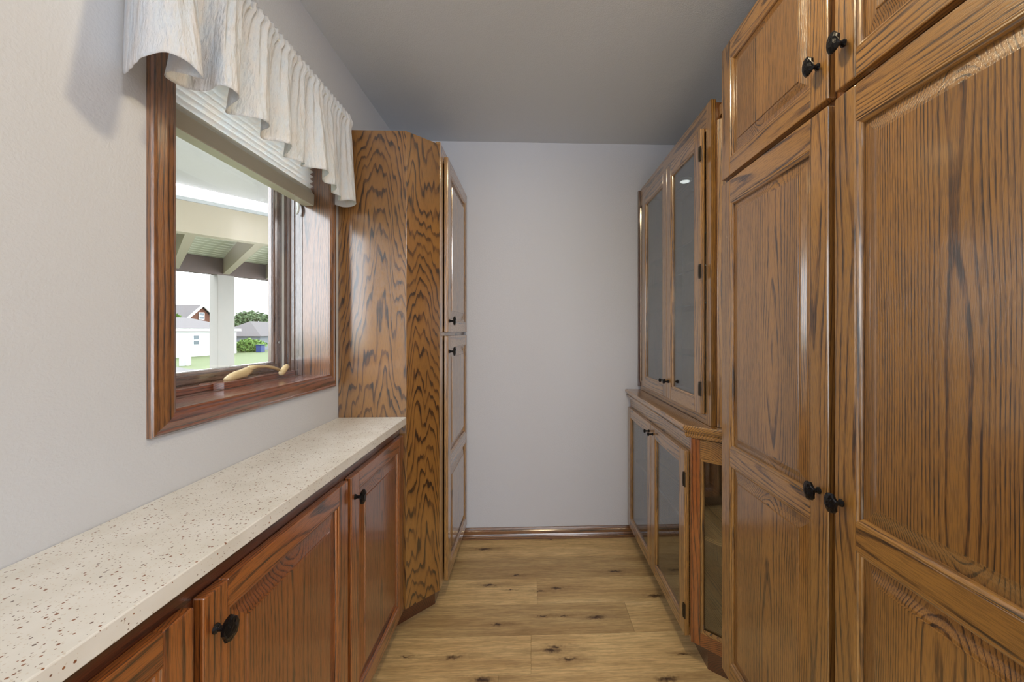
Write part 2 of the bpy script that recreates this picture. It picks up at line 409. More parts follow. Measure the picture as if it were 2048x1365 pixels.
def door(parent, fr, W, H, openings, mat, pmat, st=.056, th=.020, style='raised', bevelw=.040, mull=None, label=None, knob_at=None, kkind='leaf', ksc=1.0, hinges=(), hside=0):
    """openings: list of (w0, w1) along the height, local"""
    d = sub('door', parent, label)
    obj('stile', fr.box(0, st, -th, 0, 0, H), mat, d, bevel=.003)
    obj('stile', fr.box(W-st, W, -th, 0, 0, H), mat, d, bevel=.003)
    ed = [0]+[e for o in openings for e in o]+[H]
    for i in range(0, len(ed), 2):
        m = fr.box(st, W-st, -th, 0 if 0 < i < len(ed)-2 else -.0003, ed[i], ed[i+1], fr.axis)
        obj('rail', m, mat, d, bevel=.002)
    for (w0, w1) in openings:
        # stuck moulding round the opening
        prof = [(0, -.001), (.003, -.0005), (.005, -.003), (.009, -.0045), (.0105, -.008), (.0105, -.014), (0, -.014)]
        obj('moulding', weld(fr.rings(st, W-st, w0, w1, prof, loop=True)), mat, d)
        if style == 'raised':
            e = .009
            prof = [(e, -.017), (e, -.0125), (e+.004, -.0118), (e+bevelw*.45, -.0098), (e+bevelw*.85, -.0050), (e+bevelw, -.0042), (e+bevelw+.0008, -.0018), (e+bevelw+.003, -.0014)]
            obj('panel', weld(fr.rings(st, W-st, w0, w1, prof, grain='Z')), pmat, d)
        else:
            obj('glass_pane', fr.box(st+.004, W-st-.004, -.0125, -.0095, w0+.004, w1-.004), CGLASS, d)
    if knob_at: knob(d, fr.P(knob_at[0], 0, knob_at[1]), fr.N, ksc, kkind)
    for hw in hinges: hinge(d, fr, W+.004 if hside else -.004, hw)
    return d

# ------------------------------------------------------------------ room shell
XL, XR, YB, ZC = -.812, .95, 2.405, 2.44
WY0, WY1, WZ0, WZ1 = .885, 1.597, 1.087, 2.085       # rough window opening
m = M()
m.box(-.97, XL, -3.6, WY0, 0, ZC); m.box(-.97, XL, WY1, YB, 0, ZC)
m.box(-.97, XL, WY0, WY1, 0, WZ0); m.box(-.97, XL, WY0, WY1, WZ1, ZC)
struct('wall_left', m, WALL)
struct('wall_back', M().box(-.97, 1.1, YB, YB+.12, 0, ZC), BACKWALL)
m = M(); m.box(XR, XR+.12, .25, YB, 0, ZC); m.box(XR+.12, 3.6, .25, .37, 0, ZC)
struct('wall_right', m, WALL)
struct('wall_kitchen', M().box(3.6, 3.72, -3.6, .37, 0, ZC), WALL)
struct('wall_rear', M().box(-.97, 3.72, -3.72, -3.6, 0, ZC), WALL)
struct('ceiling', M().box(-.97, 3.72, -3.72, YB+.12, ZC, ZC+.1), CEIL)
# floor: substrate with separate planks where the camera sees them
m = M(); m.box(-.97, 3.72, -3.72, .888, -.12, 0); m.box(-.97, 1.1, .888, YB+.12, -.12, -.006)
fl = struct('floor', m, FLOOR)
a_ = fl.data.attributes.new('tone', 'FLOAT', 'POINT'); a_.data.foreach_set('value', [1.0]*len(fl.data.vertices))
rows = {.888: ([-.30], [1, .8]), 1.076: ([.38], [.9, 1]), 1.264: ([-.12], [1, .85]), 1.452: ([.0], [.95, 1]), 1.640: ([.44], [.35, .8]),
        1.828: ([.03], [.95, .7]), 2.016: ([-.62], [.7, .25]), 2.204: ([.78], [.85, .9]), 2.392: ([.3], [.6, .6])}
for y0, (cuts, tones) in rows.items():
    xs = [XL]+cuts+[XR]; y1 = min(y0+.188, YB)
    for i in range(len(xs)-1):
        m = M().box(xs[i]+.0004, xs[i+1]-.0004, y0+.0005, y1-.0005, -.005, 0, 'X')
        p = obj('plank', m, FLOOR, fl, bevel=.0006)
        a_ = p.data.attributes.new('tone', 'FLOAT', 'POINT'); a_.data.foreach_set('value', [tones[i]]*len(p.data.vertices))

# baseboard on the end wall
prof = [(0, 0), (-.012, 0), (-.012, .018), (-.010, .021), (-.013, .026), (-.010, .034), (-.011, .040), (-.011, .052), (-.0075, .056), (-.009, .060), (-.004, .070), (0, .072)]
m = M(); n = len(prof)
vs = [(-.45, YB+a, b) for a, b in prof]+[(.70, YB+a, b) for a, b in prof]
m.add(vs, [tuple(range(n)), tuple(range(n, 2*n))]+[(i, (i+1) % n, n+(i+1) % n, n+i) for i in range(n)], 'X')
struct('baseboard_back', m, TRIM)

# ------------------------------------------------------------------ window
win = thing('window_1', 'oak-trimmed casement window with crank over the speckled counter', None, (XL, 1.24, 1.087), kind='structure')
fw = Fr((XL, .8535, 1.051), (0, 1, 0), (1, 0, 0))      # casing frame
cw, ch = 1.633-.8535, 2.139-1.051
prof = [(0, .0), (0, .009), (.003, .013), (.008, .0145), (.011, .013), (.026, .0195), (.040, .021), (.044, .018), (.049, .0175), (.0535, .013), (.0535, 0)]
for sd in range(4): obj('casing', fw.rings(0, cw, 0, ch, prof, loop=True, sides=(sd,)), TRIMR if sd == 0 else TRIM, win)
JY0, JY1, JZ0, JZ1 = .9035, 1.579, 1.105, 2.0855
obj('jamb', M().box(-.904, -.803, JY0-.018, JY0, JZ0-.018, JZ1+.0, 'Z'), TRIM, win)
obj('jamb', M().box(-.904, -.803, JY1, JY1+.018, JZ0-.018, JZ1+.0, 'Z'), TRIM, win)
obj('jamb', M().box(-.904, -.803, JY0, JY1, JZ1-.018, JZ1, 'Y'), TRIM, win)
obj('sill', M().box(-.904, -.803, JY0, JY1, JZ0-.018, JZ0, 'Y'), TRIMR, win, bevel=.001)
ff = Fr((0, JY0-.016, JZ0-.016), (0, 1, 0), (1, 0, 0)); fW, fH = JY1-JY0+.032, JZ1-JZ0+.016
prof = [(.000, -.905), (.018, -.905), (.018, -.932), (.023, -.934), (.023, -.946), (.028, -.948), (.028, -.958), (.033, -.960), (.033, -1.0), (0, -1.0)]
obj('frame', weld(ff.rings(0, fW, 0, fH, prof, loop=True)), CLAD, win)
sf = Fr((0, JY0+.019, JZ0+.012), (0, 1, 0), (1, 0, 0)); sW, sH = JY1-JY0-.038, JZ1-JZ0-.044
prof = [(0, -.972), (.012, -.970), (.034, -.970), (.038, -.975), (.044, -.977), (.046, -.984), (.046, -.995), (0, -.995)]
sash = sub('sash', win)
for sd in range(4): obj('sash_rail' if sd in (0, 2) else 'sash_stile', sf.rings(0, sW, 0, sH, prof, loop=True, sides=(sd,)), CLAD, sash)
obj('weatherstrip', sf.box(-.004, .000, -.985, -.966, 0, sH), WHITE, sash)
obj('weatherstrip', sf.box(sW, sW+.004, -.985, -.966, 0, sH), WHITE, sash)
obj('glass_pane', sf.box(.042, sW-.042, -.989, -.985, .042, sH-.042), WGLASS, sash)
m = M(); m.tube([(-.968, JY1-.045, 1.235), (-.9665, JY1-.045, 1.235)], .0045, 12); obj('screw', m, SCREW, sash)
# operator cover, crank and lock
m = M().box(-.958, -.930, JY0+.004, JY1-.004, JZ0+.001, JZ0+.020, 'Y')
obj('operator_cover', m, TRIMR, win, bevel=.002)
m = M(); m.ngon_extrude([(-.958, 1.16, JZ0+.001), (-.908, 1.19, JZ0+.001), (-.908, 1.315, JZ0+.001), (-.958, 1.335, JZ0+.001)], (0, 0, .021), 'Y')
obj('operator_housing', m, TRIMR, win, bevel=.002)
cr = sub('crank_handle', win, 'tan enamel folding crank handle')
m = M(); m.tube([(-.935, 1.225, 1.129), (-.930, 1.24, 1.134), (-.926, 1.262, 1.140), (-.922, 1.285, 1.143), (-.920, 1.302, 1.150), (-.919, 1.318, 1.153)], [.006, .012, .014, .015, .013, .007], 12)
obj('crank_body', m, TAN, cr, smooth=True)
m = M(); m.tube([(-.919, 1.305, 1.157), (-.916, 1.34, 1.160), (-.915, 1.38, 1.157), (-.916, 1.42, 1.149), (-.917, 1.455, 1.138)], [.0085, .006, .0055, .0055, .005], 10)
obj('crank_arm', m, TAN, cr, smooth=True)
m = M(); m.tube([(-.910, 1.452, 1.122), (-.911, 1.458, 1.125), (-.916, 1.49, 1.142), (-.917, 1.500, 1.147), (-.918, 1.505, 1.149)], [.006, .010, .0105, .009, .004], 12)
obj('crank_knob', m, TAN, cr, smooth=True)
m = M(); m.tube([(-.925, 1.573, 1.80), (-.918, 1.566, 1.79), (-.912, 1.562, 1.775), (-.910, 1.560, 1.758), (-.914, 1.560, 1.742), (-.918, 1.562, 1.737)], [.004, .005, .0052, .005, .0045, .003], 10)
tag(obj('lock_lever', m, WHITE, win, smooth=True), 'white curved sash lock lever')

# cellular shade
sh = thing('cellular_shade', 'white pleated shade half raised inside the window opening with taupe bottom rail', 'window shade', (-.87, 1.24, 1.775))
m = M(); k = 22; Z0, Z1 = 1.842, 2.050; vs = []; fs = []
for i in range(k+1):
    z = Z0+(Z1-Z0)*i/k; x = -.860 if i % 2 else -.876
    vs += [(x, JY0+.004, z), (x, JY1-.004, z)]
vb = len(vs)
for i in range(k+1):
    z = Z0+(Z1-Z0)*i/k; x = -.893 if i % 2 else -.883
    vs += [(x, JY0+.004, z), (x, JY1-.004, z)]
for i in range(k): fs += [(2*i, 2*i+1, 2*i+3, 2*i+2), (vb+2*i, vb+2*i+2, vb+2*i+3, vb+2*i+1)]
m.add(vs, fs); m.uv = [(v[1], v[2]) for v in vs]
obj('pleated_fabric', m, SHADE, sh, recalc=False)
m = M()
pts = [(-.858, JY0+.003, 1.776), (-.900, JY0+.003, 1.776), (-.900, JY0+.003, 1.842), (-.872, JY0+.003, 1.842), (-.862, JY0+.003, 1.824), (-.857, JY0+.003, 1.818)]
m.ngon_extrude(pts, (0, JY1-JY0-.006, 0), 'Y'); obj('bottom_rail', m, RAILM, sh, bevel=.0008)
obj('rail_underside', M().box(-.898, -.860, JY0+.004, JY1-.004, 1.7735, 1.7765), WHITE, sh)
obj('headrail', M().box(-.900, -.858, JY0+.003, JY1-.003, 2.050, JZ1-.020), WHITE, sh)

# valance
HEM = [(-.806, .800, 1.800), (-.775, .772, 1.770), (-.735, .745, 1.765), (-.702, .731, 1.775), (-.670, .741, 1.792), (-.650, .765, 1.790), (-.648, .795, 1.780),
       (-.668, .806, 1.788), (-.715, .803, 1.797), (-.748, .825, 1.800), (-.735, .860, 1.798), (-.695, .862, 1.795), (-.660, .850, 1.800), (-.642, .862, 1.800), (-.648, .890, 1.797),
       (-.690, .915, 1.792), (-.712, .940, 1.790), (-.680, .958, 1.793), (-.654, .975, 1.795), (-.660, 1.010, 1.797), (-.700, 1.035, 1.795), (-.712, 1.062, 1.790), (-.680, 1.080, 1.792), (-.664, 1.105, 1.795),
       (-.690, 1.135, 1.790), (-.718, 1.160, 1.787), (-.698, 1.185, 1.787), (-.690, 1.215, 1.790), (-.715, 1.240, 1.792), (-.690, 1.258, 1.795), (-.660, 1.275, 1.797), (-.664, 1.305, 1.797), (-.700, 1.335, 1.790), (-.705, 1.365, 1.788),
       (-.685, 1.390, 1.790), (-.700, 1.425, 1.788), (-.728, 1.450, 1.785), (-.712, 1.480, 1.783), (-.725, 1.510, 1.780), (-.742, 1.535, 1.782), (-.712, 1.552, 1.792), (-.700, 1.585, 1.795), (-.722, 1.618, 1.790), (-.765, 1.620, 1.785), (-.806, 1.605, 1.795)]
def catmull(P, s):
    n = len(P)-1; x = s*n; i = min(int(x), n-1); f = x-i
    p0, p1, p2, p3 = P[max(0, i-1)], P[i], P[i+1], P[min(n, i+2)]
    return [.5*((2*b)+(-a+c)*f+(2*a-5*b+4*c-d)*f*f+(-a+3*b-3*c+d)*f**3) for a, b, c, d in zip(p0, p1, p2, p3)]
def valance():
    NI, NJ = 520, 44; vs = []; uv = []; topz = 2.165
    for j in range(NJ+1):
        t = j/NJ; g = t**.8*.90+.10*t
        for i in range(NI+1):
            q = i/NI; hx, hy, hz = catmull(HEM, q)
            if q < .06: tx, ty = -.806+.061*q/.06, .812-.022*q/.06
            elif q > .955: tx, ty = -.745-.061*(q-.955)/.045, 1.628
            else:
                e = (q-.06)/.895; tx, ty = -.745+.006*math.sin(q*260), .790+.838*e
            X = tx+(hx-tx)*g; Y = ty+(hy-ty)*g; Z = topz+(hz-topz)*t
            X += (.0012*math.sin(q*330+5*math.sin(t*5-q*50))*math.sin(t*9+q*31))*(0 if q < .01 or q > .99 else 1)
            X += .008*math.exp(-((t-.10)/.045)**2)
            vs.append((X, Y, Z)); uv.append((q*1.7, t*.38))
    fs = []
    for j in range(NJ):
        for i in range(NI):
            a = j*(NI+1)+i; fs.append((a, a+1, a+NI+2, a+NI+1))
    m = M(); m.add(vs, fs); m.uv = uv
    return m
val = thing('window_valance', 'crinkled white cotton valance gathered on a rod above the window', 'valance', (-.73, 1.17, 1.782))
o = obj('valance_cloth', valance(), LINEN, val, smooth=True, recalc=False)
so = o.modifiers.new('thickness', 'SOLIDIFY'); so.thickness = .0009; so.offset = 0
m = M(); m.tube([(-.808, .806, 2.127), (-.770, .803, 2.127), (-.738, .812, 2.127), (-.736, 1.62, 2.127), (-.745, 1.63, 2.127), (-.808, 1.63, 2.127)], .005, 8)
obj('curtain_rod', m, WHITE, val)

# ------------------------------------------------------------------ left base run
CY0 = .09
ct = obj('countertop', M().prism([(XL+.001, CY0), (-.528, CY0), (-.525, CY0+.003), (-.525, 1.664), (-.532, 1.6705), (XL+.001, 1.6705)], .885, .915), STONE, bevel=.002)
tag(recenter(ct, (-.67, .88, .885)), 'long cream quartz countertop with brown speckles under the window', 'countertop')
bc = thing('base_cabinet', 'shallow oak base cabinet with three raised-panel doors below the speckled countertop', 'cabinet', (-.67, .88, 0))
obj('carcass', M().box(XL+.002, -.5755, CY0+.01, 1.669, .10, .884), DARKW, bc)
obj('toe_kick', M().box(XL+.002, -.615, CY0+.01, 1.669, 0, .0995, 'Y'), DARKW, bc)
FX = -.5555
obj('frame_rail', M().box(-.5750, FX, CY0+.01, 1.669, .825, .884, 'Y'), DARKW, bc, bevel=.001)
obj('frame_rail', M().box(-.5750, FX, CY0+.01, 1.669, .10, .14, 'Y'), DARKW, bc, bevel=.001)
for ya, yb in ((CY0+.01, .15), (.61, .69), (1.13, 1.22), (1.63, 1.669)):
    obj('frame_stile', M().box(-.5750, FX, ya, yb, .1405, .8245), DARKW, bc, bevel=.001)
for (ya, yb, lab) in ((.130, .640, 'near door cut off by the bottom of the picture'), (.659, 1.163, 'middle door, redder than its neighbours'), (1.184, 1.658, 'far door beside the tall cabinet')):
    fr = Fr((-.535, ya, .102), (0, 1, 0), (1, 0, 0))
    H = .841-.102
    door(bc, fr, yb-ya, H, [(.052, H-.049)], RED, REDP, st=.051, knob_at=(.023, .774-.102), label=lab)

# ------------------------------------------------------------------ left tall cabinet
tc = thing('tall_cabinet', 'tall narrow oak pantry with angled corner at the far end of the speckled counter', 'cabinet', (-.62, 2.0, 0))
XF = -.412; TZ = 2.127
obj('side_panel', M().box(XL+.002, -.529, 1.672, 1.690, .10, TZ), PLY, tc)
# angled panel
ang = Fr((-.529, 1.672, .10), (1, 1, 0), (1, -1, 0)); aw = math.hypot(.529+XF-.0, .117)
aw = .117*math.sqrt(2)
obj('angled_panel', ang.box(0, aw-.004, -.018, 0, 0, TZ-.10), PLY, tc, bevel=.001)
obj('corner_bead', M().box(XF-.022, XF, 1.787, 1.842, .10, TZ+.012), OAK, tc, bevel=.0015)
obj('frame_stile', M().box(XF-.022, XF-.001, 2.385, YB-.002, .10, TZ+.012), OAK, tc)
obj('frame_rail', M().box(XF-.022, XF-.001, 1.8425, 2.3845, 2.07, TZ+.012, 'Y'), OAK, tc)
obj('frame_rail', M().box(XF-.022, XF-.001, 1.8425, 2.3845, 1.235, 1.30, 'Y'), OAK, tc)
obj('frame_rail', M().box(XF-.022, XF-.001, 1.8425, 2.3845, .10, .15, 'Y'), OAK, tc)
obj('carcass', M().prism([(XL+.004, 1.692), (-.540, 1.692), (-.448, 1.784), (XF-.024, 1.80), (XF-.024, YB-.003), (XL+.004, YB-.003)], .101, TZ-.004), DARKW, tc)
obj('toe_kick', M().prism([(XL+.004, 1.695), (-.600, 1.695), (-.450, 1.845), (-.450, YB-.003), (XL+.004, YB-.003)], 0, .100, 'Y'), DARKW, tc)
DW = 2.392-1.853
fr = Fr((-.390, 1.853, 1.272), (0, 1, 0), (1, 0, 0)); H = 2.100-1.272
door(tc, fr, DW, H, [(.058, H-.058)], OAK, OAKP, knob_at=(.030, .055), label='upper door')
fr = Fr((-.390, 1.853, .100), (0, 1, 0), (1, 0, 0)); H = 1.256-.100
door(tc, fr, DW, H, [(.058, .515), (.575, H-.058)], OAK, OAKP, knob_at=(.030, H-.075), label='lower door with two panels')

# ------------------------------------------------------------------ glass-door cabinet, right
HXF = .617   # face frame front, doors stand proud of it
gb = thing('glass_base_cabinet', 'oak base cabinet with glass doors and angled end at the far right', 'cabinet', (.78, 1.9, 0))
GY0, GYC = 1.482, 1.482
# hollow carcass
obj('back_panel', M().box(.938, .948, 1.392, YB-.002, .10, .868), OAKP, gb)
obj('bottom_panel', M().prism([(HXF+.02, 1.50), (.708, 1.412), (.937, 1.412), (.937, YB-.003), (HXF+.02, YB-.003)], .10, .118, 'Y'), OAKP, gb)
obj('end_panel', M().box(HXF+.02, .937, YB-.020, YB-.003, .1185, .867), OAKP, gb)
obj('top_panel', M().prism([(HXF+.02, 1.50), (.708, 1.412), (.937, 1.412), (.937, YB-.021), (HXF+.02, YB-.021)], .852, .868, 'Y'), OAKP, gb)
obj('shelf', M().prism([(HXF+.03, 1.515), (.718, 1.43), (.937, 1.43), (.937, YB-.021), (HXF+.03, YB-.021)], .47, .486, 'Y'), OAKP, gb)
obj('toe_kick', M().prism([(.680, 1.44), (.735, 1.395), (.937, 1.395), (.937, YB-.003), (.668, YB-.003), (.668, 1.452)], 0, .0995, 'Y'), DARKW, gb)
obj('frame_rail', M().box(HXF, HXF+.0195, 1.4985, YB-.003, .800, .868, 'Y'), OAK, gb, bevel=.001)
obj('frame_rail', M().box(HXF, HXF+.0195, 1.4985, YB-.003, .090, .125, 'Y'), OAK, gb, bevel=.001)
obj('frame_stile', M().box(HXF, HXF+.0195, 2.37, YB-.003, .1255, .7995), OAK, gb, bevel=.001)
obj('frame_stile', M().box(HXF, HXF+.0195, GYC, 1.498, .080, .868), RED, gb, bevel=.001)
GD0, GD1, GD2 = 1.500, 1.926, 2.385
HXD = .598; H = .812-.090
fr = Fr((HXD, GD0, .090), (0, 1, 0), (-1, 0, 0))
door(gb, fr, GD1-GD0-.002, H, [(.052, H-.054)], OAK, None, style='glass', knob_at=(GD1-GD0-.03, H-.040), kkind='round', hinges=(.10, H-.11), hside=0, th=.0188, label='near glass door with two hinges')
fr = Fr((HXD, GD1+.001, .090), (0, 1, 0), (-1, 0, 0))
door(gb, fr, GD2-GD1-.001, H, [(.052, H-.054)], OAK, None, style='glass', knob_at=(.03, H-.040), kkind='round', th=.0188, label='far glass door next to the end wall')
# angled glazed end
cf = Fr((HXF+.003, 1.4815, .080), (.105, -.095, 0), (-.095, -.105, 0))
cw_ = .150
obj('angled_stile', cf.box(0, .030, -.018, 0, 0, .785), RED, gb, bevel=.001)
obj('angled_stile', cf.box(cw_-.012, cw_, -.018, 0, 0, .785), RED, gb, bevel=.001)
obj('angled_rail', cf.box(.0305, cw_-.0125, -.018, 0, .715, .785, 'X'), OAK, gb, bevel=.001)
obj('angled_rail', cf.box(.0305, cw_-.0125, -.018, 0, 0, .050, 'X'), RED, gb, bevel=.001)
obj('moulding', weld(cf.rings(.0305, cw_-.0125, .050, .715, [(0, -.002), (.003, .003), (.010, .002), (.013, -.008), (0, -.008)], loop=True)), OAK, gb)
obj('glass_pane', cf.box(.034, cw_-.016, -.013, -.010, .055, .710), CGLASS, gb)

# wooden counter with moulded edge
def moulded_slab(poly, z1, th, prof):
    """poly: front polyline offset by prof = [(out, z)]; rest stays"""
    m = M(); R = []
    for out, z in prof:
        ring = []
        for (x, y, dx, dy) in poly: ring.append((x+dx*out, y+dy*out, z))
        R.append(ring)
    n = len(poly); vs = [p for r in R for p in r]; fs = []
    for i in range(len(R)-1):
        for j in range(n): fs.append((i*n+j, i*n+(j+1) % n, (i+1)*n+(j+1) % n, (i+1)*n+j))
    fs.append(tuple(range(n))); fs.append(tuple(range((len(R)-1)*n, len(R)*n)))
    return m.add(vs, fs, 'Y')
poly = [(.598, YB-.002, -1, 0), (.598, 1.484, -1, -.42), (.712, 1.384, -.42, -1), (.948, 1.384, 0, -1), (.948, YB-.002, 0, 0)]
prof = [(0, .8705), (0, .874), (.006, .877), (.006, .886), (.001, .890), (.001, .893), (.012, .899), (.014, .906), (.014, .914), (.010, .918)]
wc = obj('wood_countertop', moulded_slab(poly, .918, .04, prof), OAK)
tag(recenter(wc, (.76, 1.9, .8705)), 'oak ledge with moulded edge between the glass-door cabinets', 'countertop')

# upper glass cabinet
gu = thing('glass_wall_cabinet', 'tall oak display cabinet with glass doors standing on the oak ledge', 'cabinet', (.80, 1.9, .919))
UX = .675; UZ0, UZ1 = .919, 2.150
obj('back_panel', M().box(.938, .948, 1.42, YB-.002, UZ0, UZ1-.01), OAKP, gu)
obj('top_panel', M().box(UX+.02, .937, 1.46, YB-.003, 2.09, 2.108, 'Y'), OAKP, gu)
obj('bottom_panel', M().box(UX+.02, .937, 1.46, YB-.003, UZ0, UZ0+.018, 'Y'), OAKP, gu)
obj('end_panel', M().box(UX-.012, .937, YB-.020, YB-.002, UZ0+.0185, UZ1-.005), DARKW, gu)
obj('end_panel', M().box(UX+.0200, .937, 1.440, 1.458, UZ0, UZ1-.012), TRIM, gu)
obj('frame_rail', M().box(UX, UX+.0195, 1.4785, YB-.021, 2.052, UZ1, 'Y'), OAK, gu, bevel=.001)
obj('frame_rail', M().box(UX, UX+.0195, 1.4785, YB-.021, UZ0, .962, 'Y'), OAK, gu, bevel=.001)
obj('frame_stile', M().box(UX-.001, UX+.0195, 1.440, 1.478, UZ0, UZ1), OAK, gu, bevel=.001)
obj('frame_stile', M().box(UX, UX+.0195, 2.268, 2.290, .9625, 2.0515), OAK, gu)
UD0, UD1, UD2 = 1.490, 1.868, 2.285
H = 2.066-.955; UXD = .656
fr = Fr((UXD, UD0, .955), (0, 1, 0), (-1, 0, 0))
door(gu, fr, UD1-UD0-.001, H, [(.055, H-.052)], OAK, None, style='glass', knob_at=(UD1-UD0-.028, .082), kkind='round', hinges=(.10, H*.5, H-.10), hside=0, th=.0185, label='near glass door with three hinges')
fr = Fr((UXD, UD1, .955), (0, 1, 0), (-1, 0, 0))
door(gu, fr, UD2-UD1-.001, H, [(.055, H-.052)], OAK, None, style='glass', knob_at=(.028, .082), kkind='round', th=.0185, label='far glass door')
# fixed sidelight at the end wall
fs_ = Fr((UX-.004, 2.2905, .9625), (0, 1, 0), (-1, 0, 0))
sw = YB-.021-2.2905
obj('sidelight_frame', weld(fs_.rings(0, sw, 0, 1.085, [(0, 0), (.010, .002), (.013, -.008), (0, -.014)], loop=True)), OAK, gu)
obj('glass_pane', fs_.box(.008, sw-.008, -.010, -.007, .008, 1.077), CGLASS, gu)
for zs in (1.165, 1.392, 1.548, 1.68):
    tag(obj('glass_shelf', M().box(UX+.045, .934, 1.462, YB-.022, zs, zs+.006), SHGLASS, gu), None)
# return beside the pantry
obj('corner_filler', M().prism([(.6965, 1.4395), (.6965, 1.434), (.745, 1.385), (.760, 1.400), (.718, 1.4395)], UZ0, 2.07), OAK, gu, bevel=.001)
obj('top_block', M().box(.705, .76, 1.40, 1.437, 2.085, 2.125, 'X'), OAK, gu, bevel=.0015)
pk = thing('puck_light', 'small round puck light under the top of the upper glass cabinet', 'light', (.82, 2.05, 2.076))
m = M(); m.tube([(.82, 2.05, 2.0895), (.82, 2.05, 2.078), (.82, 2.05, 2.075)], [.034, .034, .030], 24); obj('housing', m, WHITE, pk)
m = M(); m.tube([(.82, 2.05, 2.0748), (.82, 2.05, 2.072)], [.024, .020], 20); obj('lens', m, PUCK, pk)

# ------------------------------------------------------------------ pantry, right foreground
pc = thing('pantry_cabinet', 'floor to ceiling oak pantry with four raised-panel doors on the right', 'cabinet', (.81, .85, 0))
PX = .692; PXD = .670; PY1 = 1.365; PY0 = .325
obj('side_panel', M().box(PX+.0205, XR-.002, PY1-.018, PY1, .09, 2.28), PLY, pc)
obj('side_panel', M().box(PX+.0205, XR-.002, PY0, PY0+.018, .09, 2.28), PLY, pc)
obj('back_panel', M().box(XR-.012, XR-.002, PY0+.0185, PY1-.0185, .09, 2.28), OAKP, pc)
obj('top_panel', M().box(PX+.0205, XR-.013, PY0+.0185, PY1-.0185, 2.262, 2.28, 'Y'), OAKP, pc)
obj('bottom_panel', M().box(PX+.0205, XR-.013, PY0+.0185, PY1-.0185, .09, .108, 'Y'), OAKP, pc)
obj('toe_kick', M().box(PX+.06, XR-.013, PY0, PY1, 0, .0895, 'Y'), DARKW, pc)
for ya, yb in ((PY0, .372), (.820, .875), (1.325, PY1)):
    obj('frame_stile', M().box(PX, PX+.020, ya, yb, .09, 2.28), TRIM, pc, bevel=.001)
for za, zb in ((.0905, .13), (1.775, 1.835), (2.235, 2.28)):
    obj('frame_rail', M().box(PX, PX+.0198, .3725, .8195, za, zb, 'Y'), TRIM, pc)
    obj('frame_rail', M().box(PX, PX+.0198, .8755, 1.3245, za, zb, 'Y'), TRIM, pc)
LB, LT, UB, UT = .095, 1.790, 1.806, 2.262
for (ya, yb, near) in ((.347, .8385, True), (.8575, 1.349, False)):
    fr = Fr((PXD, ya, LB), (0, 1, 0), (-1, 0, 0)); W = yb-ya
    ku = W-.031 if near else .030
    door(pc, fr, W, LT-LB, [(.060, .827-LB), (.884-LB, 1.716-LB)], OAK, OAKP, st=.056, th=.0215, bevelw=.036, knob_at=(W-.020 if near else .027, .908-LB), ksc=1.0, label='lower %s door with two panels' % ('near' if near else 'far'))
    fr = Fr((PXD, ya, UB), (0, 1, 0), (-1, 0, 0))
    door(pc, fr, W, UT-UB, [(.056, UT-UB-.058)], OAK, OAKP, st=.056, th=.0215, bevelw=.036, knob_at=(W-.026 if near else .031, 1.897-UB), label='upper %s door' % ('near' if near else 'far'))

# ------------------------------------------------------------------ outside
pr = thing('porch', 'open porch frame with cream beams, sloping rafters and a square post outside the window', 'porch', (-4.5, 6.0, -1.3))
def wallbox(P, Q, e0, e1, t0, t1, z0, z1, grain='Y'):
    P = Vector((P[0], P[1], 0)); Q = Vector((Q[0], Q[1], 0)); d = (Q-P).normalized(); n_ = Vector((d.y, -d.x, 0))   # toward the house
    a = P-d*e0; b = Q+d*e1; m = M()
    vs = []
    for p in (a, b):
        for t_ in (t0, t1):
            for z in (z0, z1): q = p-n_*t_; vs.append((q.x, q.y, z))
    return m.add(vs, [(0, 1, 3, 2), (4, 6, 7, 5), (0, 4, 5, 1), (2, 3, 7, 6), (0, 2, 6, 4), (1, 5, 7, 3)], grain)
A0, A1 = (-3.596, 4.130), (-3.093, 4.713)
B0, B1 = (-5.914, 6.792), (-5.299, 8.073)
obj('beam', wallbox(A0, A1, 2.5, 1.2, 0, .14, 2.30, 2.625), BEAM, pr)
obj('beam_trim', wallbox(A0, A1, 2.5, 1.2, -.02, .14, 2.626, 2.66), METAL, pr)
tag(obj('white_fascia', wallbox(A0, A1, 2.5, 1.2, -.01, .14, 2.661, 2.755), TRIMW, pr), 'bright white strip above the beam')
obj('beam', wallbox(B0, B1, 2.5, 2.5, 0, .15, 2.30, 2.62), BEAMD, pr)
# rafters from beam B up to beam A
dB = Vector((.433, .901, 0)); P0 = Vector((-5.62, 7.40, 0)); Q0 = Vector((-3.13, 4.67, 0)); dA = Vector((.653, .757, 0))
for k in (-3, -2, -1, 0, 1, 2):
    p = P0+dB*(.74*k); q = Q0+dA*(.62*k)
    d = (q-p).normalized(); n_ = Vector((d.y, -d.x, 0))*.045
    m = M(); vs = []
    for c in (p+d*.02, q-d*.15):
        for sgn in (-1, 1):
            for z in (2.32, 2.60): r_ = c+n_*sgn; vs.append((r_.x, r_.y, z))
    m.add(vs, [(0, 1, 3, 2), (4, 6, 7, 5), (0, 4, 5, 1), (2, 3, 7, 6), (0, 2, 6, 4), (1, 5, 7, 3)])
    obj('rafter', m, BEAM, pr)
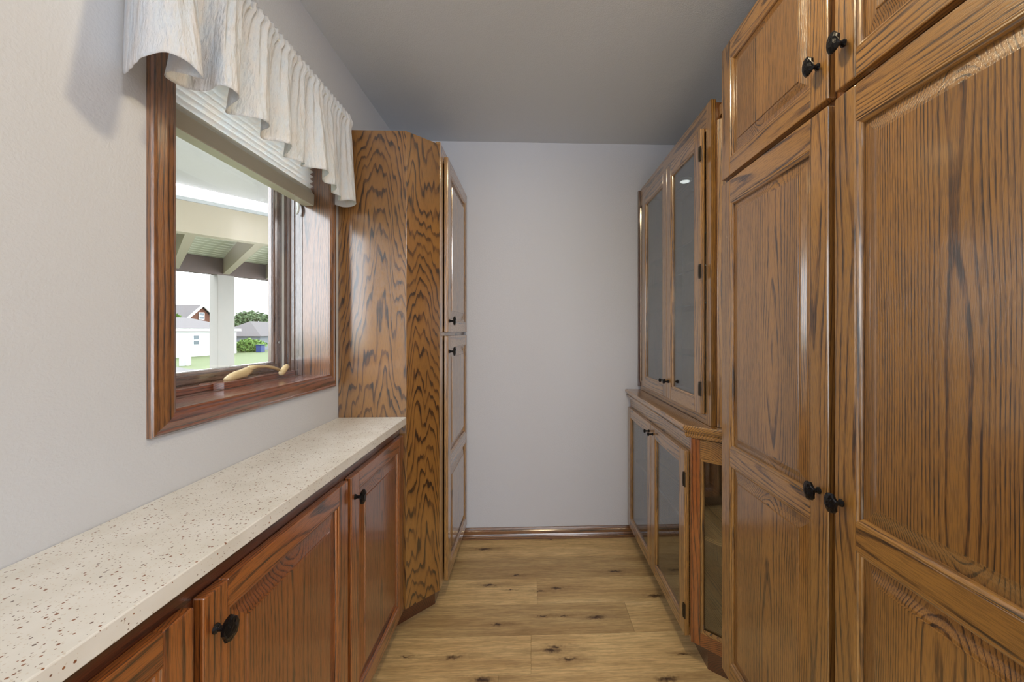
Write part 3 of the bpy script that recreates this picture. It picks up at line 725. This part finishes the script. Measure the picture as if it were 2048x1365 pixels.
# slatted soffit boards between the beams (run parallel to the beams)
for k in range(16):
    t0, t1 = k/16, (k+.93)/16
    a = P0+dB*-2.6; b = P0+dB*2.2; a2 = Q0+dA*-2.3; b2 = Q0+dA*1.8
    c = [a.lerp(a2, t0), b.lerp(b2, t0), b.lerp(b2, t1), a.lerp(a2, t1)]
    obj('soffit_board', M().prism([(v.x, v.y) for v in c], 2.602, 2.62), SOFF, pr)
obj('porch_ceiling', M().prism([(-5.2, 2.2), (-1.02, 1.0), (-1.02, 6.6), (-3.05, 4.9)], 2.80, 2.84), PROOF, pr)
m = M(); m.prism([(-5.68, 7.28), (-5.56, 7.53), (-5.80, 7.65), (-5.92, 7.40)], -1.3, 2.31)
obj('post', m, POSTM, pr, bevel=.01)

m = M().box(-220, -1.2, -150, 260, -1.6, -1.3); struct('ground', m, GRASS)
m = M().prism([(-31.0, 20), (-31.0, 33.0), (-23.6, 27.5), (-14, 22), (-8, 14), (-8, -5)], -1.299, -1.29); tag(struct('driveway', m, CONC))

def windows(parent, rects, x, frame=WHITE):
    for (y0, y1, z0, z1) in rects:
        w_ = obj('window', M().box(x, x+.06, y0-.08, y1+.08, z0-.08, z1+.08), TRIMW, parent)
        zm = (z0+z1)/2
        obj('pane', M().box(x+.06, x+.09, y0, y1, z0, zm-.05), DARKG, w_)
        obj('pane', M().box(x+.06, x+.09, y0, y1, zm+.05, z1), DARKG, w_)
g = thing('garage', 'white-sided neighbouring garage with low grey hip roof and one small window', 'building', (-38, 40, -1.3))
obj('wall', M().box(-43, -33.7, 30, 45.9, -1.3, 1.25), SIDING, g)
obj('fascia', M().box(-43.3, -33.4, 29.7, 46.2, 1.25, 1.50), TRIMW, g)
m = M(); m.add([(-33.3, 29.6, 1.5), (-33.3, 46.3, 1.5), (-43.4, 46.3, 1.5), (-43.4, 29.6, 1.5), (-38.3, 34, 2.75), (-38.3, 45.0, 2.75)],
               [(0, 1, 5, 4), (1, 2, 5), (2, 3, 4, 5), (3, 0, 4), (0, 3, 2, 1)]); obj('roof', m, SHING, g)
windows(g, [(40.15, 40.75, -.10, .80)], -33.7)
h = thing('gabled_house', 'two-storey house with brown shake gable and white barge boards behind the garage', 'building', (-50, 55, -1.3))
obj('wall', M().box(-58, -46.2, 53.2, 59.4, -1.3, 2.2), SHAKE, h)
m = M(); m.ngon_extrude([(-46.2, 53.2, 2.2), (-46.2, 59.4, 2.2), (-46.2, 56.33, 4.7)], (-3, 0, 0)); obj('gable', m, SHAKE, h)
m = M(); m.ngon_extrude([(-45.8, 56.33, 4.72), (-45.8, 59.9, 1.95), (-45.8, 59.9, 2.20), (-45.8, 56.33, 5.02), (-45.8, 52.8, 2.25), (-45.8, 52.8, 2.0)], (-.15, 0, 0)); obj('barge_board', m, TRIMW, h)
m = M(); m.add([(-45.95, 56.33, 4.95), (-58, 56.33, 4.95), (-58, 59.9, 2.15), (-45.95, 59.9, 2.15), (-58, 52.8, 2.15), (-45.95, 52.8, 2.15)], [(0, 1, 2, 3), (0, 5, 4, 1)]); obj('roof', m, SHING, h)
m = M(); m.add([(-50, 40, 2.2), (-50, 55.5, 2.2), (-55, 55.5, 4.5), (-55, 40, 4.5), (-60, 55.5, 2.2), (-60, 40, 2.2)], [(0, 1, 2, 3), (3, 2, 4, 5), (0, 3, 5)]); obj('wing_roof', m, SHING, h)
windows(h, [(55.95, 56.7, 2.95, 3.75)], -46.15)
s_ = thing('small_house', 'small white house with grey gable roof seen between post and window frame', 'building', (-48, 62, -1.3))
obj('wall', M().box(-45.9, -44, 59.8, 66, -1.3, .8), SIDING, s_)
m = M(); m.add([(-43.6, 60.9, .7), (-43.6, 65.8, .7), (-43.6, 63.3, 1.75), (-46.2, 63.3, 1.75), (-46.2, 60.9, .7), (-46.2, 65.8, .7)], [(0, 2, 3, 4), (1, 5, 3, 2), (0, 1, 2)]); obj('gable_roof', m, SHING, s_)
m = M(); m.add([(-44.2, 59.7, .8), (-44.2, 62.6, .8), (-46, 59.7, 1.75), (-46, 63.3, 1.75)], [(0, 1, 3, 2)]); obj('roof', m, SHING, s_)
windows(s_, [(61.6, 62.2, .1, .42), (63.0, 63.6, .1, .42)], -44)
g2 = thing('grey_house', 'light grey house beside the blue bin at the edge of the view', 'building', (-38, 57, -1.3))
obj('wall', M().box(-42, -36, 53.2, 62, -1.3, .6), GREYS, g2)
m = M(); m.add([(-35.6, 52.8, .55), (-35.6, 62.5, .55), (-39, 55.6, 2.6), (-39, 62.5, 2.6), (-42.4, 52.8, .55), (-42.4, 62.5, .55)], [(0, 1, 3, 2), (2, 3, 5, 4), (0, 2, 4), (1, 5, 3)]); obj('roof', m, SHING, g2)
bn = thing('recycling_bin', 'blue wheeled bin standing by the grey house', 'bin', (-32.4, 48.0, -1.3))
m = M(); m.prism([(-32.75, 47.65), (-32.15, 47.65), (-32.15, 48.35), (-32.75, 48.35)], -1.3, -.50); obj('body', m, BLUE, bn, bevel=.03)
m = M(); m.prism([(-32.80, 47.60), (-32.08, 47.60), (-32.08, 48.40), (-32.80, 48.40)], -.49, -.40); obj('lid', m, BLUE, bn, bevel=.03)
ub = thing('utility_pedestal', 'pair of grey utility pedestals on the lawn edge', 'utility box', (-25.4, 29.6, -1.3))
obj('pedestal', M().box(-25.55, -25.3, 29.25, 29.55, -1.3, -.50), METAL, ub, bevel=.02)
obj('pedestal', M().box(-25.5, -25.25, 29.62, 29.80, -1.3, -.40), TRIMW, ub, bevel=.02)
obj('pedestal', M().box(-25.6, -25.35, 29.86, 30.05, -1.3, -.44), METAL, ub, bevel=.02)

def foliage(name, c, r, mat, n, seed, leaf):
    """crown of leaf clumps scattered over an ellipsoid"""
    rnd = random.Random(seed); m = M(); vs = []; fs = []
    for i in range(n):
        u = rnd.uniform(-1, 1); a = rnd.uniform(0, 2*math.pi); q = math.sqrt(1-u*u); rad = rnd.uniform(.72, 1.04)+.10*math.sin(3*a)+.08*math.sin(5*u+a)
        p = Vector((c[0]+r[0]*q*math.cos(a)*rad, c[1]+r[1]*q*math.sin(a)*rad, c[2]+r[2]*u*rad))
        if p.z < -1.28: continue
        d1 = Vector((rnd.gauss(0, 1), rnd.gauss(0, 1), rnd.gauss(0, 1))).normalized(); d2 = d1.cross(Vector((rnd.gauss(0, 1), rnd.gauss(0, 1), rnd.gauss(0, 1)))).normalized()
        b = len(vs); l = leaf*rnd.uniform(.6, 1.3)
        vs += [p-d1*l, p+d2*l*.6, p+d1*l, p-d2*l*.6]; fs.append((b, b+1, b+2, b+3))
    m.add(vs, fs); return m
b_ = thing('bush', 'rounded bright green bush in front of the small white house', 'bush', (-34.5, 49.2, -1.3))
obj('foliage', foliage('f', (-34.5, 49.2, -.55), (1.3, 1.75, .78), BUSHM, 1800, 2, .16), BUSHM, b_, recalc=False)
m = M(); m.tube([(-34.5, 49.2, -1.3), (-34.5, 49.2, -.6)], .12, 8); obj('stem', m, BARK, b_)
for i, (c, r, n, lab) in enumerate((((-60, 86.6, 2.6), (3.5, 4.8, 2.7), 5200, 'large dark green tree behind the small white house'),
                                   ((-60, 77.4, 2.3), (2.5, 2.6, 1.4), 2200, 'tree rising behind the garage roof beside the porch post'),
                                   ((-45.0, 47.5, 2.7), (1.1, 4.0, 1.1), 2600, 'light green tree in front of the house with the brown gable'))):
    t_ = thing('tree', lab, 'tree', (c[0], c[1], -1.3))
    obj('crown', foliage('c', c, r, TREEM, n, 5+i, .30), BUSHM if i == 2 else TREEM, t_, recalc=False)
    m = M(); m.tube([(c[0], c[1], -1.3), (c[0], c[1], c[2]-.4)], [.35, .2], 8); obj('trunk', m, BARK, t_)
